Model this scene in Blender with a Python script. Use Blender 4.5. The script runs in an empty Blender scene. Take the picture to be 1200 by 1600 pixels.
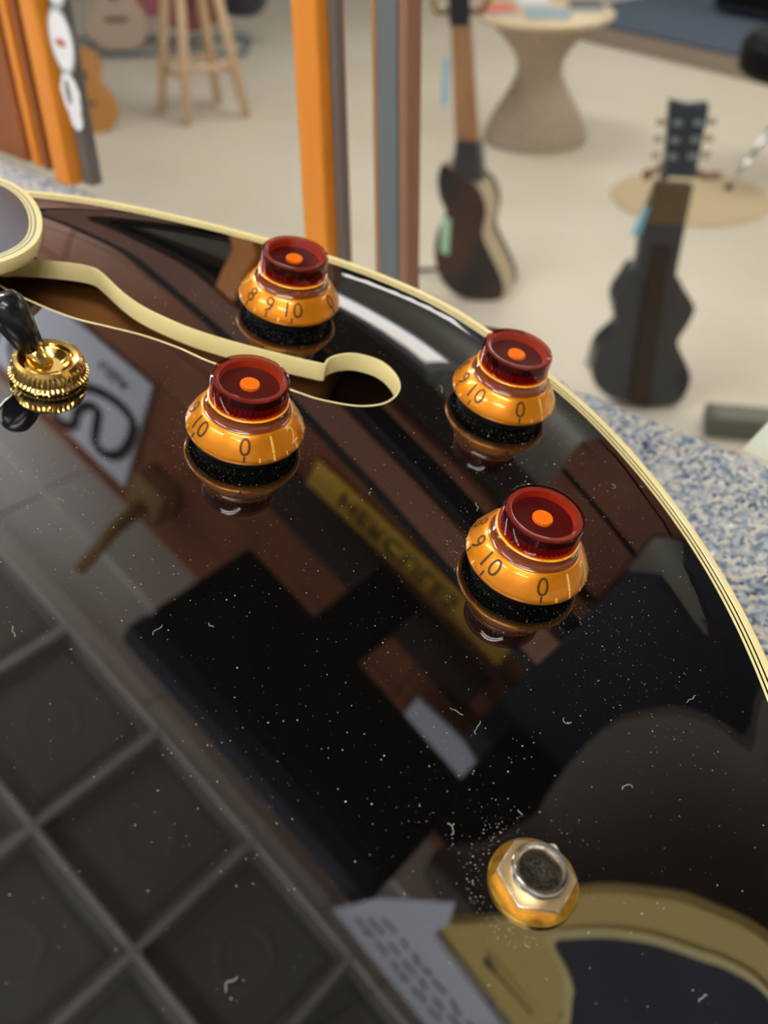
import bpy, bmesh, math, random
import numpy as np
from mathutils import Vector, Matrix
from mathutils.geometry import delaunay_2d_cdt

random.seed(4); rng = np.random.default_rng(7)
SC = bpy.context.scene; COL = SC.collection
PI = math.pi

# ------------------------------------------------------------------ camera
CAM_POS = Vector((0, 0, 1.55))
cam = bpy.data.cameras.new('camera'); camo = bpy.data.objects.new('camera', cam); COL.objects.link(camo)
RT = Vector((0.999898, -0.008612, -0.011396)); UP = Vector((0.014284, 0.602813, 0.797755)); FW = Vector((0, 0.797836, -0.602875))
camo.matrix_world = Matrix((( RT.x, UP.x, -FW.x, CAM_POS.x), (RT.y, UP.y, -FW.y, CAM_POS.y), (RT.z, UP.z, -FW.z, CAM_POS.z), (0, 0, 0, 1)))
cam.sensor_fit = 'VERTICAL'; cam.sensor_height = 36; cam.sensor_width = 27
cam.lens = 1587 / 1600 * 36
cam.clip_start = 0.01; cam.clip_end = 60
cam.dof.use_dof = True; cam.dof.focus_distance = 0.222; cam.dof.aperture_fstop = 15.0
SC.camera = camo

# ------------------------------------------------------------------ world, exposure
w_ = bpy.data.worlds.new('world'); SC.world = w_; w_.use_nodes = True
w_.node_tree.nodes['Background'].inputs[0].default_value = (0.93, 0.97, 1.0, 1)
w_.node_tree.nodes['Background'].inputs[1].default_value = 0.42
vs = SC.view_settings
vs.view_transform = 'Standard'; vs.look = 'None'; vs.gamma = 1; vs.use_curve_mapping = False
vs.exposure = 0.0
LAMP_BEHIND = 42.0     # fluorescent strips above and behind the photographer
LAMP_SHOP = 8.0       # troffers over the shop floor

# ------------------------------------------------------------------ helpers
def lin(r, g, b):
    f = lambda c: (c / 255 / 12.92) if c / 255 <= 0.04045 else ((c / 255 + 0.055) / 1.055) ** 2.4
    return (f(r), f(g), f(b), 1)

def mat(name, col, rough=0.5, metal=0.0, ior=1.45, coat=0.0, emit=0.0, noise=None, bump=None, spec=None):
    m = bpy.data.materials.new(name); m.use_nodes = True
    nt = m.node_tree; b = nt.nodes['Principled BSDF']
    b.inputs['Base Color'].default_value = col; b.inputs['Roughness'].default_value = rough
    b.inputs['Metallic'].default_value = metal; b.inputs['IOR'].default_value = ior
    b.inputs['Coat Weight'].default_value = coat; b.inputs['Coat Roughness'].default_value = 0.012
    if spec is not None: b.inputs['Specular IOR Level'].default_value = spec
    if emit:
        b.inputs['Emission Color'].default_value = col; b.inputs['Emission Strength'].default_value = emit
    if noise:        # (second colour, scale, stretch xyz, ramp lo, ramp hi)
        c2, sc, st, lo, hi = noise
        tc = nt.nodes.new('ShaderNodeTexCoord'); mp = nt.nodes.new('ShaderNodeMapping'); mp.inputs['Scale'].default_value = st
        nz = nt.nodes.new('ShaderNodeTexNoise'); nz.inputs['Scale'].default_value = sc; nz.inputs['Detail'].default_value = 5
        rp = nt.nodes.new('ShaderNodeValToRGB')
        rp.color_ramp.elements[0].position = lo; rp.color_ramp.elements[1].position = hi
        rp.color_ramp.elements[0].color = col; rp.color_ramp.elements[1].color = c2
        nt.links.new(tc.outputs['Object'], mp.inputs[0]); nt.links.new(mp.outputs[0], nz.inputs[0])
        nt.links.new(nz.outputs[0], rp.inputs[0]); nt.links.new(rp.outputs[0], b.inputs['Base Color'])
    if bump:
        sc, st, dist = bump
        tc = nt.nodes.new('ShaderNodeTexCoord'); nz = nt.nodes.new('ShaderNodeTexNoise'); nz.inputs['Scale'].default_value = sc
        bp = nt.nodes.new('ShaderNodeBump'); bp.inputs['Strength'].default_value = st; bp.inputs['Distance'].default_value = dist
        nt.links.new(tc.outputs['Object'], nz.inputs[0]); nt.links.new(nz.outputs[0], bp.inputs['Height'])
        nt.links.new(bp.outputs[0], b.inputs['Normal'])
    return m

def clear_mat(name, tint, ior, rough=0.0):
    m = bpy.data.materials.new(name); m.use_nodes = True; nt = m.node_tree; nt.nodes.clear()
    o = nt.nodes.new('ShaderNodeOutputMaterial'); mx = nt.nodes.new('ShaderNodeMixShader')
    t = nt.nodes.new('ShaderNodeBsdfTransparent'); t.inputs[0].default_value = tint
    g = nt.nodes.new('ShaderNodeBsdfGlossy'); g.inputs['Roughness'].default_value = rough
    fr = nt.nodes.new('ShaderNodeFresnel'); fr.inputs[0].default_value = ior
    ge = nt.nodes.new('ShaderNodeNewGeometry'); inv = nt.nodes.new('ShaderNodeMath'); inv.operation = 'SUBTRACT'; inv.inputs[0].default_value = 1
    mu = nt.nodes.new('ShaderNodeMath'); mu.operation = 'MULTIPLY'      # only the outer face of a sheet mirrors
    nt.links.new(ge.outputs['Backfacing'], inv.inputs[1]); nt.links.new(inv.outputs[0], mu.inputs[0]); nt.links.new(fr.outputs[0], mu.inputs[1])
    nt.links.new(mu.outputs[0], mx.inputs[0]); nt.links.new(t.outputs[0], mx.inputs[1]); nt.links.new(g.outputs[0], mx.inputs[2])
    nt.links.new(mx.outputs[0], o.inputs[0]); return m

def mesh_obj(name, verts, faces, m=None, parent=None, smooth=False, loc=None):
    me = bpy.data.meshes.new(name); me.from_pydata([tuple(map(float, v)) for v in verts], [], faces); me.update()
    if smooth: me.polygons.foreach_set('use_smooth', [True] * len(me.polygons))
    if m: me.materials.append(m)
    o = bpy.data.objects.new(name, me); COL.objects.link(o)
    if parent: o.parent = parent
    if loc is not None: o.location = loc
    return o

def tag(o, label=None, cat=None, group=None, kind=None):
    if label: o['label'] = label
    if cat: o['category'] = cat
    if group: o['group'] = group
    if kind: o['kind'] = kind
    return o

def empty(name, loc=(0, 0, 0), rz=0.0):
    o = bpy.data.objects.new(name, None); o.empty_display_size = 0.05; COL.objects.link(o)
    o.location = loc; o.rotation_euler = (0, 0, rz); return o

class MB:
    """collects pieces into one mesh"""
    def __init__(s): s.v = []; s.f = []
    def add(s, v, f):
        k = len(s.v); s.v += [tuple(map(float, p)) for p in v]; s.f += [tuple(i + k for i in q) for q in f]; return s
    def box(s, c, d, rot=None):
        x, y, z = d[0] / 2, d[1] / 2, d[2] / 2
        vs_ = [Vector((a, b, e)) for a in (-x, x) for b in (-y, y) for e in (-z, z)]
        if rot is not None: vs_ = [rot @ q for q in vs_]
        vs_ = [q + Vector(c) for q in vs_]
        return s.add(vs_, [(0, 1, 3, 2), (4, 6, 7, 5), (0, 4, 5, 1), (2, 3, 7, 6), (0, 2, 6, 4), (1, 5, 7, 3)])
    def bevel_box(s, c, d, b, rot=None):
        bm = bmesh.new(); bmesh.ops.create_cube(bm, size=1)
        for v in bm.verts: v.co = Vector((v.co.x * d[0], v.co.y * d[1], v.co.z * d[2]))
        bmesh.ops.bevel(bm, geom=bm.edges[:], offset=b, segments=2, profile=0.5, affect='EDGES')
        vs_ = [v.co.copy() for v in bm.verts]
        if rot is not None: vs_ = [rot @ q for q in vs_]
        vs_ = [q + Vector(c) for q in vs_]
        fs = [tuple(v.index for v in f.verts) for f in bm.faces]; bm.free(); return s.add(vs_, fs)
    def tube(s, pts, r, n=10, cap=True):
        pts = [Vector(p) for p in pts]; rs = r if isinstance(r, (list, tuple)) else [r] * len(pts)
        vs_ = []; fs = []
        for i, p in enumerate(pts):
            d = (pts[min(i + 1, len(pts) - 1)] - pts[max(i - 1, 0)]).normalized()
            a = d.cross(Vector((0, 0, 1)) if abs(d.z) < 0.9 else Vector((1, 0, 0))).normalized(); b = d.cross(a)
            for k in range(n):
                t = 2 * PI * k / n; vs_.append(p + (a * math.cos(t) + b * math.sin(t)) * rs[i])
        for i in range(len(pts) - 1):
            for k in range(n): fs.append((i * n + k, i * n + (k + 1) % n, (i + 1) * n + (k + 1) % n, (i + 1) * n + k))
        if cap: fs.append(tuple(range(n - 1, -1, -1))); fs.append(tuple(range((len(pts) - 1) * n, len(pts) * n)))
        return s.add(vs_, fs)
    def lathe(s, prof, n=64, c=(0, 0, 0), close_ends=True):
        vs_ = []; fs = []
        for r, z in prof:
            for k in range(n):
                t = 2 * PI * k / n; vs_.append((c[0] + r * math.cos(t), c[1] + r * math.sin(t), c[2] + z))
        for i in range(len(prof) - 1):
            for k in range(n): fs.append((i * n + k, i * n + (k + 1) % n, (i + 1) * n + (k + 1) % n, (i + 1) * n + k))
        if close_ends: fs.append(tuple(range(n - 1, -1, -1))); fs.append(tuple(range((len(prof) - 1) * n, len(prof) * n)))
        return s.add(vs_, fs)
    def prism(s, poly, vec, plane=lambda p: (p[0], p[1], 0)):
        """extrude a polygon by vec; plane maps 2D to 3D"""
        n = len(poly); a = [Vector(plane(p)) for p in poly]; b = [q + Vector(vec) for q in a]
        return s.add(a + b, [tuple(range(n - 1, -1, -1)), tuple(range(n, 2 * n))] + [(i, (i + 1) % n, (i + 1) % n + n, i + n) for i in range(n)])
    def build(s, name, m=None, parent=None, smooth=False, loc=None, auto=None):
        o = mesh_obj(name, s.v, s.f, m, parent, smooth, loc)
        bm = bmesh.new(); bm.from_mesh(o.data); bmesh.ops.recalc_face_normals(bm, faces=bm.faces[:]); bm.to_mesh(o.data); bm.free()
        if auto is not None:
            o.data.polygons.foreach_set('use_smooth', [True] * len(o.data.polygons)); o.data.set_sharp_from_angle(angle=math.radians(auto))
        return o

def text_geo(txt, size, align='CENTER', extrude=0.0):
    cu = bpy.data.curves.new('lettering', 'FONT'); cu.body = txt; cu.size = size; cu.align_x = align; cu.align_y = 'CENTER'
    cu.extrude = extrude; cu.resolution_u = 3
    o = bpy.data.objects.new('lettering', cu); COL.objects.link(o)
    dg = bpy.context.evaluated_depsgraph_get(); me = o.evaluated_get(dg).to_mesh()
    bm = bmesh.new(); bm.from_mesh(me); bmesh.ops.triangulate(bm, faces=bm.faces[:])
    if size > 1: bmesh.ops.subdivide_edges(bm, edges=[e for e in bm.edges if e.calc_length() > 0.6], cuts=3); bmesh.ops.triangulate(bm, faces=bm.faces[:])
    bm.verts.index_update(); v = [tuple(p.co) for p in bm.verts]; f = [tuple(p.index for p in q.verts) for q in bm.faces]; bm.free()
    o.evaluated_get(dg).to_mesh_clear(); bpy.data.objects.remove(o); bpy.data.curves.remove(cu)
    return v, f

def smooth_poly(pts, n, closed=True, it=1):
    """Catmull-Rom through pts, resampled to n equal steps"""
    P = np.array(pts, float); N = len(P); out = []
    rngi = range(N) if closed else range(N - 1)
    for i in rngi:
        if closed: p0, p1, p2, p3 = P[i - 1], P[i], P[(i + 1) % N], P[(i + 2) % N]
        else: p0, p1, p2, p3 = P[max(i - 1, 0)], P[i], P[i + 1], P[min(i + 2, N - 1)]
        for t in np.linspace(0, 1, 24, endpoint=False):
            out.append(0.5 * ((2 * p1) + (-p0 + p2) * t + (2 * p0 - 5 * p1 + 4 * p2 - p3) * t * t + (-p0 + 3 * p1 - 3 * p2 + p3) * t ** 3))
    if not closed: out.append(P[-1])
    out = np.array(out); Q = np.vstack([out, out[:1]]) if closed else out
    L = np.r_[0, np.cumsum(np.linalg.norm(np.diff(Q, axis=0), axis=1))]
    u = np.linspace(0, L[-1], n, endpoint=not closed)
    return np.c_[np.interp(u, L, Q[:, 0]), np.interp(u, L, Q[:, 1])]

# building axes: window axis and ceiling axis
def frame(deg):
    a = math.radians(deg); e = Vector((math.cos(a), math.sin(a), 0)); return e, Vector((-e.y, e.x, 0)), a
WE, WW, WA = frame(-43.16)          # display window
CE, CW, CA = frame(-40.0)           # ceiling, header wall
LEDGE = 1.33; WOFF = 0.336; CEIL = 3.15
def win(e, w, z): return WE * e + WW * w + Vector((0, 0, z))
def hall(e, w, z): return CE * e + CW * w + Vector((0, 0, z))
RZW = Matrix.Rotation(WA, 3, 'Z'); RZC = Matrix.Rotation(CA, 3, 'Z')

# ------------------------------------------------------------------ materials
M = {}
M['floor'] = mat('shop_vinyl', lin(222, 214, 198), 0.45, noise=(lin(212, 201, 180), 1.2, (1, 1, 1), 0.35, 0.75))
M['lacquer'] = mat('black_lacquer', (0.0025, 0.0024, 0.0024, 1), 0.015, ior=2.5)
M['cream'] = mat('cream_celluloid', lin(238, 224, 165), 0.11, ior=1.55)
M['ply_black'] = mat('black_ply', (0.004, 0.004, 0.004, 1), 0.25)
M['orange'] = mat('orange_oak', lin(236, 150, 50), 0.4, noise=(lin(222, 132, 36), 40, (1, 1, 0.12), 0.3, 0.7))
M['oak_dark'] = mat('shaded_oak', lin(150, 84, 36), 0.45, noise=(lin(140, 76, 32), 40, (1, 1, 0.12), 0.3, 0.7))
M['brown'] = mat('brown_board', lin(150, 92, 60), 0.5, noise=(lin(112, 64, 42), 9, (1, 1, 0.2), 0.25, 0.75))
M['umber'] = mat('dark_umber', lin(52, 38, 32), 0.5)
M['black'] = mat('matt_black', (0.003, 0.003, 0.0035, 1), 0.6, spec=0.25)
M['navy'] = mat('navy_cloth', lin(54, 58, 74), 0.8)
M['gasket'] = mat('grey_gasket', lin(112, 104, 98), 0.6)
M['steel'] = mat('grey_steel', lin(118, 124, 128), 0.4, metal=0.3)
M['ceiling'] = mat('ceiling_paint', lin(138, 138, 135), 0.7)
M['wall'] = mat('wall_paint', lin(178, 176, 166), 0.8)
M['white'] = mat('white_sign', lin(216, 225, 244), 0.5)
M['ink'] = mat('black_ink', (0.01, 0.01, 0.012, 1), 0.5)
M['yellow'] = mat('yellow_label', lin(214, 172, 60), 0.5)
M['olive'] = mat('olive_panel', lin(222, 196, 122), 0.55)
M['glass'] = clear_mat('clear_glass', (0.985, 0.99, 0.985, 1), 1.3)
M['gold'] = mat('gold_plate', (0.95, 0.62, 0.19, 1), 0.14, metal=1.0)
M['gold_worn'] = mat('worn_gold', (0.86, 0.50, 0.08, 1), 0.3, metal=1.0, noise=((0.50, 0.27, 0.05, 1), 420, (1, 1, 1), 0.42, 0.7))
M['nut'] = mat('worn_brass_nut', (0.80, 0.62, 0.36, 1), 0.42, metal=1.0, noise=((0.68, 0.52, 0.30, 1), 350, (1, 1, 1), 0.4, 0.75))
M['nickel'] = mat('worn_nickel', (0.78, 0.74, 0.66, 1), 0.2, metal=1.0, noise=((0.5, 0.43, 0.33, 1), 500, (1, 1, 1), 0.5, 0.8))
M['amber'] = mat('amber_gold_skirt', lin(228, 138, 3), 0.34, metal=0.55, coat=0.6)
M['amber_line'] = mat('amber_ring', lin(250, 170, 30), 0.25, coat=1.0)
M['amber_shade'] = mat('shaded_amber_collar', lin(120, 52, 10), 0.2, coat=1.0)  # neck shadow below the cap put into a darker amber
M['maroon'] = mat('maroon_core', lin(66, 10, 14), 0.3, coat=0.5)
M['red_ring'] = mat('red_ring', lin(160, 54, 20), 0.3); M['rib_red'] = mat('red_ribs', lin(150, 32, 18), 0.3); M['rim_ring'] = mat('rosy_rim', lin(132, 64, 54), 0.3); M['bowl'] = mat('dark_bowl', lin(72, 20, 26), 0.3)
M['orange_disc'] = mat('orange_disc', lin(252, 166, 22), 0.4)
M['cap'] = clear_mat('red_amber_acrylic', (0.62, 0.24, 0.2, 1), 1.49); M['cap_face'] = clear_mat('pale_red_acrylic', (0.95, 0.66, 0.58, 1), 1.49)
M['num_shade'] = mat('shaded_numeral', lin(78, 48, 10), 0.4)  # gold foil where it reads dark, shade put into the colour
M['num_glint'] = mat('glinting_numeral', lin(244, 196, 96), 0.35)  # same gold foil where it reflects, glint put into the colour
M['wood_in'] = mat('bare_maple', lin(150, 98, 50), 0.6, noise=(lin(126, 78, 38), 60, (0.2, 1, 1), 0.3, 0.7))
M['dust'] = mat('grey_dust', lin(196, 192, 180), 0.9)

# ------------------------------------------------------------------ setting
mb = MB(); mb.box((-1, 5, -0.02), (18, 18, 0.04)); tag(mb.build('floor', M['floor']), kind='structure')
ceil_o = MB().add([hall(*p, CEIL + 0.03) for p in ((-7.6, -2.5), (5, -2.5), (5, 9), (-7.6, 9))] + [hall(*p, CEIL + 0.08) for p in ((-7.6, -2.5), (5, -2.5), (5, 9), (-7.6, 9))],
                  [(0, 3, 2, 1), (4, 5, 6, 7), (0, 1, 5, 4), (1, 2, 6, 5), (2, 3, 7, 6), (3, 0, 4, 7)]).build('ceiling', M['ceiling'])
tag(ceil_o, kind='structure')
def tile_geo():
    b = MB(); h = 0.1455
    loops = [(h, 0.0), (h - 0.006, 0.0), (h - 0.016, 0.008), (h - 0.026, 0.008), (h - 0.034, 0.005)]
    v = []; f = []
    for r, z in loops: v += [(-r, -r, z), (r, -r, z), (r, r, z), (-r, r, z)]
    for i in range(len(loops) - 1):
        for k in range(4): f.append((i * 4 + k, i * 4 + (k + 1) % 4, (i + 1) * 4 + (k + 1) % 4, (i + 1) * 4 + k))
    f.append((16, 17, 18, 19)); b.add(v, f)
    b.lathe([(0.062, 0.005), (0.058, 0.0035), (0.05, 0.0035), (0.046, 0.005)], 20, close_ends=False)
    b.add([(-h, -h, 0.025), (h, -h, 0.025), (h, h, 0.025), (-h, h, 0.025)], [(0, 1, 2, 3)])
    return b
tile_me = None
for i in range(-5, 5):
    for j in range(5):
        p = hall(-0.195 + 0.295 * (i + 0.5), 0.82 - 0.302 * (j + 0.5), CEIL)
        if tile_me is None:
            o = tile_geo().build('ceiling_tile', M['ceiling'], ceil_o); tile_me = o.data
        else:
            o = bpy.data.objects.new('ceiling_tile', tile_me); COL.objects.link(o); o.parent = ceil_o
        o.location = p; o.rotation_euler = (0, 0, CA)
M['rib'] = mat('rib_paint', lin(214, 214, 212), 0.5)
for i in range(-5, 6):
    MB().bevel_box(hall(-0.195 + 0.295 * i, 0.82 - 0.302 * 2.5, CEIL - .004), (0.013, 1.51, 0.022), .003, RZC).build('ceiling_rib', M['rib'], ceil_o)
for j in range(6):
    MB().bevel_box(hall(-0.195, 0.82 - 0.302 * j, CEIL - .004), (2.95, 0.012, 0.022), .003, RZC).build('ceiling_rib', M['rib'], ceil_o)
for wa, wb, z in ((0.825, 0.86, -0.012), (0.862, 0.99, 0.006), (0.992, 1.12, -0.010)):
    for k in range(6):
        ea, eb = -2.2 + 0.55 * k, -2.2 + 0.55 * k + 0.546
        MB().prism([hall(ea, wa, 0)[:2], hall(eb, wa, 0)[:2], hall(eb, wb, 0)[:2], hall(ea, wb, 0)[:2]], (0, 0, 0.04), lambda p: (p[0], p[1], CEIL + z)).build('border_board', M['rib'], ceil_o)

# walls of the shop beyond the window
def wall_slab(name, e0, w0, e1, w1, t=0.08, z1=3.2, m='wall'):
    a, b = hall(e0, w0, 0), hall(e1, w1, 0); d = (b - a).normalized(); n = Vector((-d.y, d.x, 0)) * t
    o = MB().prism([a[:2], b[:2], (b + n)[:2], (a + n)[:2]], (0, 0, z1)).build(name, M[m]); return tag(o, kind='structure')
wall_slab('wall_far', -7.5, 8.6, 5, 8.6)
wall_slab('wall_right', 4.6, -2.4, 4.6, 8.6)
wall_slab('wall_left', -7.5, 8.6, -7.5, 1.5)

# header wall over the opening, planked
hd = tag(MB().prism([hall(-2.4, 1.14, 0)[:2], hall(2.0, 1.14, 0)[:2], hall(2.0, 1.26, 0)[:2], hall(-2.4, 1.26, 0)[:2]], (0, 0, 0.88), lambda p: (p[0], p[1], 2.27)).build('wall_header', M['umber']), kind='structure')
zz = 2.275
for k, hgt in enumerate((0.145,) * 6):
    for q in range(4):
        e0 = -2.4 + q * 1.1
        MB().bevel_box(hall(e0 + 0.55, 1.13, zz + hgt / 2), (1.096, 0.022, hgt - 0.004), 0.002, RZC).build('plank', M['brown'], hd)
    zz += hgt

MB().bevel_box(hall(-0.135, 1.15, 2.03), (0.18, 0.02, 0.48), .003, RZC).build('backing_board', M['umber'], hd)
for z in (1.86, 2.0, 2.165):
    MB().bevel_box(hall(-0.135, 1.132, z), (0.175, 0.018, 0.12 if z < 2.1 else 0.17), .004, RZC).build('plank', M['brown'], hd)
MB().bevel_box(hall(-0.36, 1.115, 2.665), (0.56, 0.008, 0.14), 0.004, RZC).build('shade_board', M['umber'], hd)  # added board, shade over the planks put into its dark colour

# ------------------------------------------------------------------ fluorescent fixtures
def light_fixture(e, w, le, lw, power, label, group):
    t = tag(empty('ceiling_light', hall(e, w, CEIL - 0.42), CA), label, 'light', group)
    b = MB()
    for y in (-lw / 2 - .02, lw / 2 + .02): b.box((0, y, 0.0), (le + 0.08, 0.035, 0.06))
    for x in (-le / 2 - .02, le / 2 + .02): b.box((x, 0, 0.0), (0.035, lw, 0.06))
    b.build('frame', M['white'], t)
    for x in (-le / 2 - .02, le / 2 + .02): MB().tube([(x, 0, .03), (x, 0, .45)], .006, 6).build('suspension_rod', M['steel'], t)
    em = mat('tube_glow', (1, 0.96, 0.9, 1), 0.5, emit=power)
    MB().bevel_box((0, 0, 0.0), (le, lw, 0.03), .004).build('diffuser', em, t)
def pendant(e, w, z, power, label):
    t = tag(empty('pendant_light', hall(e, w, z), CA), label, 'light', 'pendant strip lights on the near side')
    b = MB(); b.bevel_box((0, 0, 0.01), (1.24, 0.05, 0.05), .006); b.build('housing', M['white'], t)
    em = mat('tube_glow', (1, 0.955, 0.88, 1), 0.5, emit=power)
    for y in (-0.055, 0.055): MB().tube([(-.6, y, 0), (.6, y, 0)], 0.019, 14).build('tube', em, t, smooth=True)
    for x in (-.5, .5): MB().tube([(x, 0, .03), (x, 0, CEIL - z + .03)], .004, 6).build('suspension_rod', M['steel'], t)
for e, w, z, q in ((-1.6, -0.45, 2.72, 'left one of the near row'), (0.5, -0.5, 2.72, 'right one of the near row'), (-0.7, -1.6, 2.8, 'left one of the back row'), (1.1, -1.6, 2.8, 'right one of the back row'), (-2.1, 0.6, 2.75, 'far left one beside the header wall')):  # far left strip is added to brighten ceiling and header
    pendant(e, w, z, LAMP_BEHIND * (2 if 'header' in q else 1), f'white two tube pendant strip light above the plinth, {q}')
for e, side in ((-3.4, 'left'), (-0.6, 'middle'), (2.2, 'right')):
    for w, row in ((3.9, 'near'), (6.8, 'far')):
        light_fixture(e, w, 1.5, 0.7, LAMP_SHOP, f'{side} large white panel light in the {row} row on the shop ceiling', 'panel lights over the shop floor')

light_fixture(-1.05, 1.95, 0.55, 0.16, 3.0, 'small white panel light added behind the brown header wall for a bright reflection', 'panel lights over the shop floor')  # added light, makes the pale smear reflected between the upper knobs

# ------------------------------------------------------------------ carpeted display plinth
pl = empty('display_plinth', win(0, WOFF - 0.7, 0), WA)
tag(pl, 'display plinth topped with blue grey speckled loop carpet under the black guitar', 'display stand')
b = MB(); b.box((0, -0.002, LEDGE / 2 - 0.006), (3.6, 1.39, LEDGE - 0.012)); b.build('plinth_body', M['brown'], pl)
cm = bpy.data.materials.new('speckled_carpet'); cm.use_nodes = True; nt = cm.node_tree; bs = nt.nodes['Principled BSDF']; bs.inputs['Roughness'].default_value = 0.95
tc = nt.nodes.new('ShaderNodeTexCoord'); vo = nt.nodes.new('ShaderNodeTexVoronoi'); vo.inputs['Scale'].default_value = 640
nz = nt.nodes.new('ShaderNodeTexNoise'); nz.inputs['Scale'].default_value = 120; nz.inputs['Detail'].default_value = 3
mxv = nt.nodes.new('ShaderNodeVectorMath'); mxv.operation = 'MULTIPLY_ADD'; mxv.inputs[1].default_value = (0.004, 0.004, 0.004)
rp = nt.nodes.new('ShaderNodeValToRGB'); rp.color_ramp.interpolation = 'CONSTANT'
cols = [(0, (54, 64, 82)), (0.11, (106, 120, 138)), (0.28, (140, 150, 162)), (0.46, (170, 175, 180)), (0.62, (196, 195, 190)), (0.74, (202, 190, 168)), (0.84, (80, 98, 128)), (0.92, (222, 223, 222))]
while len(rp.color_ramp.elements) < len(cols): rp.color_ramp.elements.new(0.5)
for el, (p, c) in zip(rp.color_ramp.elements, cols): el.position = p; el.color = lin(*c)
nt.links.new(tc.outputs['Object'], nz.inputs[0]); nt.links.new(nz.outputs['Color'], mxv.inputs[0]); nt.links.new(tc.outputs['Object'], mxv.inputs[2])
nt.links.new(mxv.outputs[0], vo.inputs['Vector']); nt.links.new(vo.outputs['Color'], rp.inputs[0]); nt.links.new(rp.outputs[0], bs.inputs['Base Color'])
def carpet_patch(e0, e1, w0, w1, step):
    ne, nw = int((e1 - e0) / step) + 1, int((w1 - w0) / step) + 1
    E_, W_ = np.meshgrid(np.linspace(e0, e1, ne), np.linspace(w0, w1, nw), indexing='ij')
    z = rng.random((ne, nw)) * 0.0016
    for _ in range(1): z[1:-1, 1:-1] = (z[1:-1, 1:-1] * 2 + z[:-2, 1:-1] + z[2:, 1:-1] + z[1:-1, :-2] + z[1:-1, 2:]) / 6
    z = (z - z.mean()) * 3.2
    edge = np.clip((WOFF - W_) / 0.012, 0, 1); z = z - 0.006 * (1 - np.sqrt(1 - (1 - edge) ** 2))
    v = np.c_[E_.ravel(), (W_ - (WOFF - 0.7)).ravel(), (LEDGE + z).ravel()]
    I = np.arange(ne * nw).reshape(ne, nw)
    f = np.stack([I[:-1, :-1], I[1:, :-1], I[1:, 1:], I[:-1, 1:]], -1).reshape(-1, 4)
    return v, f
cv = MB()
for a in ((-0.75, 0.25, 0.12, WOFF, 0.0016), (-0.75, 0.25, -0.35, 0.12, 0.02), (-1.8, -0.75, -0.35, WOFF, 0.03), (0.25, 1.8, -0.35, WOFF, 0.03)):
    v, f = carpet_patch(*a); cv.add(v, [tuple(int(i) for i in q) for q in f])
cv.build('carpet', cm, pl, smooth=True)

# ------------------------------------------------------------------ display window
wn = tag(empty('window_1', win(0, WOFF, LEDGE), WA), kind='structure')
TOPZ = 0.255
def post(e0, e1, w0, w1, m, name, h=TOPZ): 
    MB().bevel_box(((e0 + e1) / 2, (w0 + w1) / 2, h / 2), (e1 - e0, w1 - w0, h), 0.0012).build(name, M[m], wn)
# left jamb: bright front strip, grey gasket, dark return with grooves
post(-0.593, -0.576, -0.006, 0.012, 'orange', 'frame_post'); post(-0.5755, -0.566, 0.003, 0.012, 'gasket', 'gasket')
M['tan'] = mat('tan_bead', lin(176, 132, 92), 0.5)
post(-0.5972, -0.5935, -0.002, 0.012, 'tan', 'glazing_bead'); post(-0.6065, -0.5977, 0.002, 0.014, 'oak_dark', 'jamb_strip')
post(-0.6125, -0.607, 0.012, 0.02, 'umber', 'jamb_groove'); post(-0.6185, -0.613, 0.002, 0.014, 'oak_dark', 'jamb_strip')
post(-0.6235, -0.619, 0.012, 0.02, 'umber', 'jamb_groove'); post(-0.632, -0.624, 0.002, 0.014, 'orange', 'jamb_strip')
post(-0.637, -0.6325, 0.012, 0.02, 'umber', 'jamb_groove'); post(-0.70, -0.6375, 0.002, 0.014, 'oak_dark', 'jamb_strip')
# middle post and its gasket
post(-0.3615, -0.3455, -0.006, 0.012, 'orange', 'frame_post'); post(-0.345, -0.3400, 0.0, 0.006, 'gasket', 'gasket')
# second pane edge: oak lip, steel edge, brown trim
post(-0.3190, -0.3165, 0.0, 0.01, 'tan', 'oak_lip'); post(-0.316, -0.304, 0.0, 0.010, 'steel', 'steel_edge'); M['trim'] = mat('pale_brown_trim', lin(152, 108, 86), 0.5)
post(-0.3035, -0.2985, 0.0, 0.010, 'trim', 'brown_trim')
# top rail
MB().bevel_box((-0.42, 0.004, TOPZ + 0.013), (0.67, 0.022, 0.026), 0.002).build('top_rail', M['brown'], wn)
MB().box((-0.42, 0.002, TOPZ - 0.004), (0.67, 0.014, 0.006)).build('rail_gasket', M['black'], wn)
MB().box((-0.42, 0.002, TOPZ + 0.031), (0.67, 0.014, 0.008)).build('rail_gasket', M['black'], wn)
MB().box((-0.4605, 0.001, 0.126), (0.229, 0.003, 0.245)).build('glass_pane', M['glass'], wn)

# ------------------------------------------------------------------ the black guitar
G = Vector((0, 0.191307, 1.405441))
gx = Vector((0.982930, 0.024102, -0.182396)); gy = Vector((0, 0.991382, 0.131000)); gn = Vector((0.18398109, -0.12876395, 0.97445924))
gt = bpy.data.objects.new('electric_guitar', None); COL.objects.link(gt); gt.empty_display_size = 0.05
BACK = -0.040
base = G + gn * BACK
gt.matrix_world = Matrix(((gx.x, gy.x, gn.x, base.x), (gx.y, gy.y, gn.y, base.y), (gx.z, gy.z, gn.z, base.z), (0, 0, 0, 1)))
tag(gt, 'glossy black archtop electric guitar with cream binding and amber knobs lying on carpet', 'guitar')
def gl(x, y, z): return Vector((x / 1000, y / 1000, z / 1000 - BACK))      # millimetres on the top -> guitar space

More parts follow.
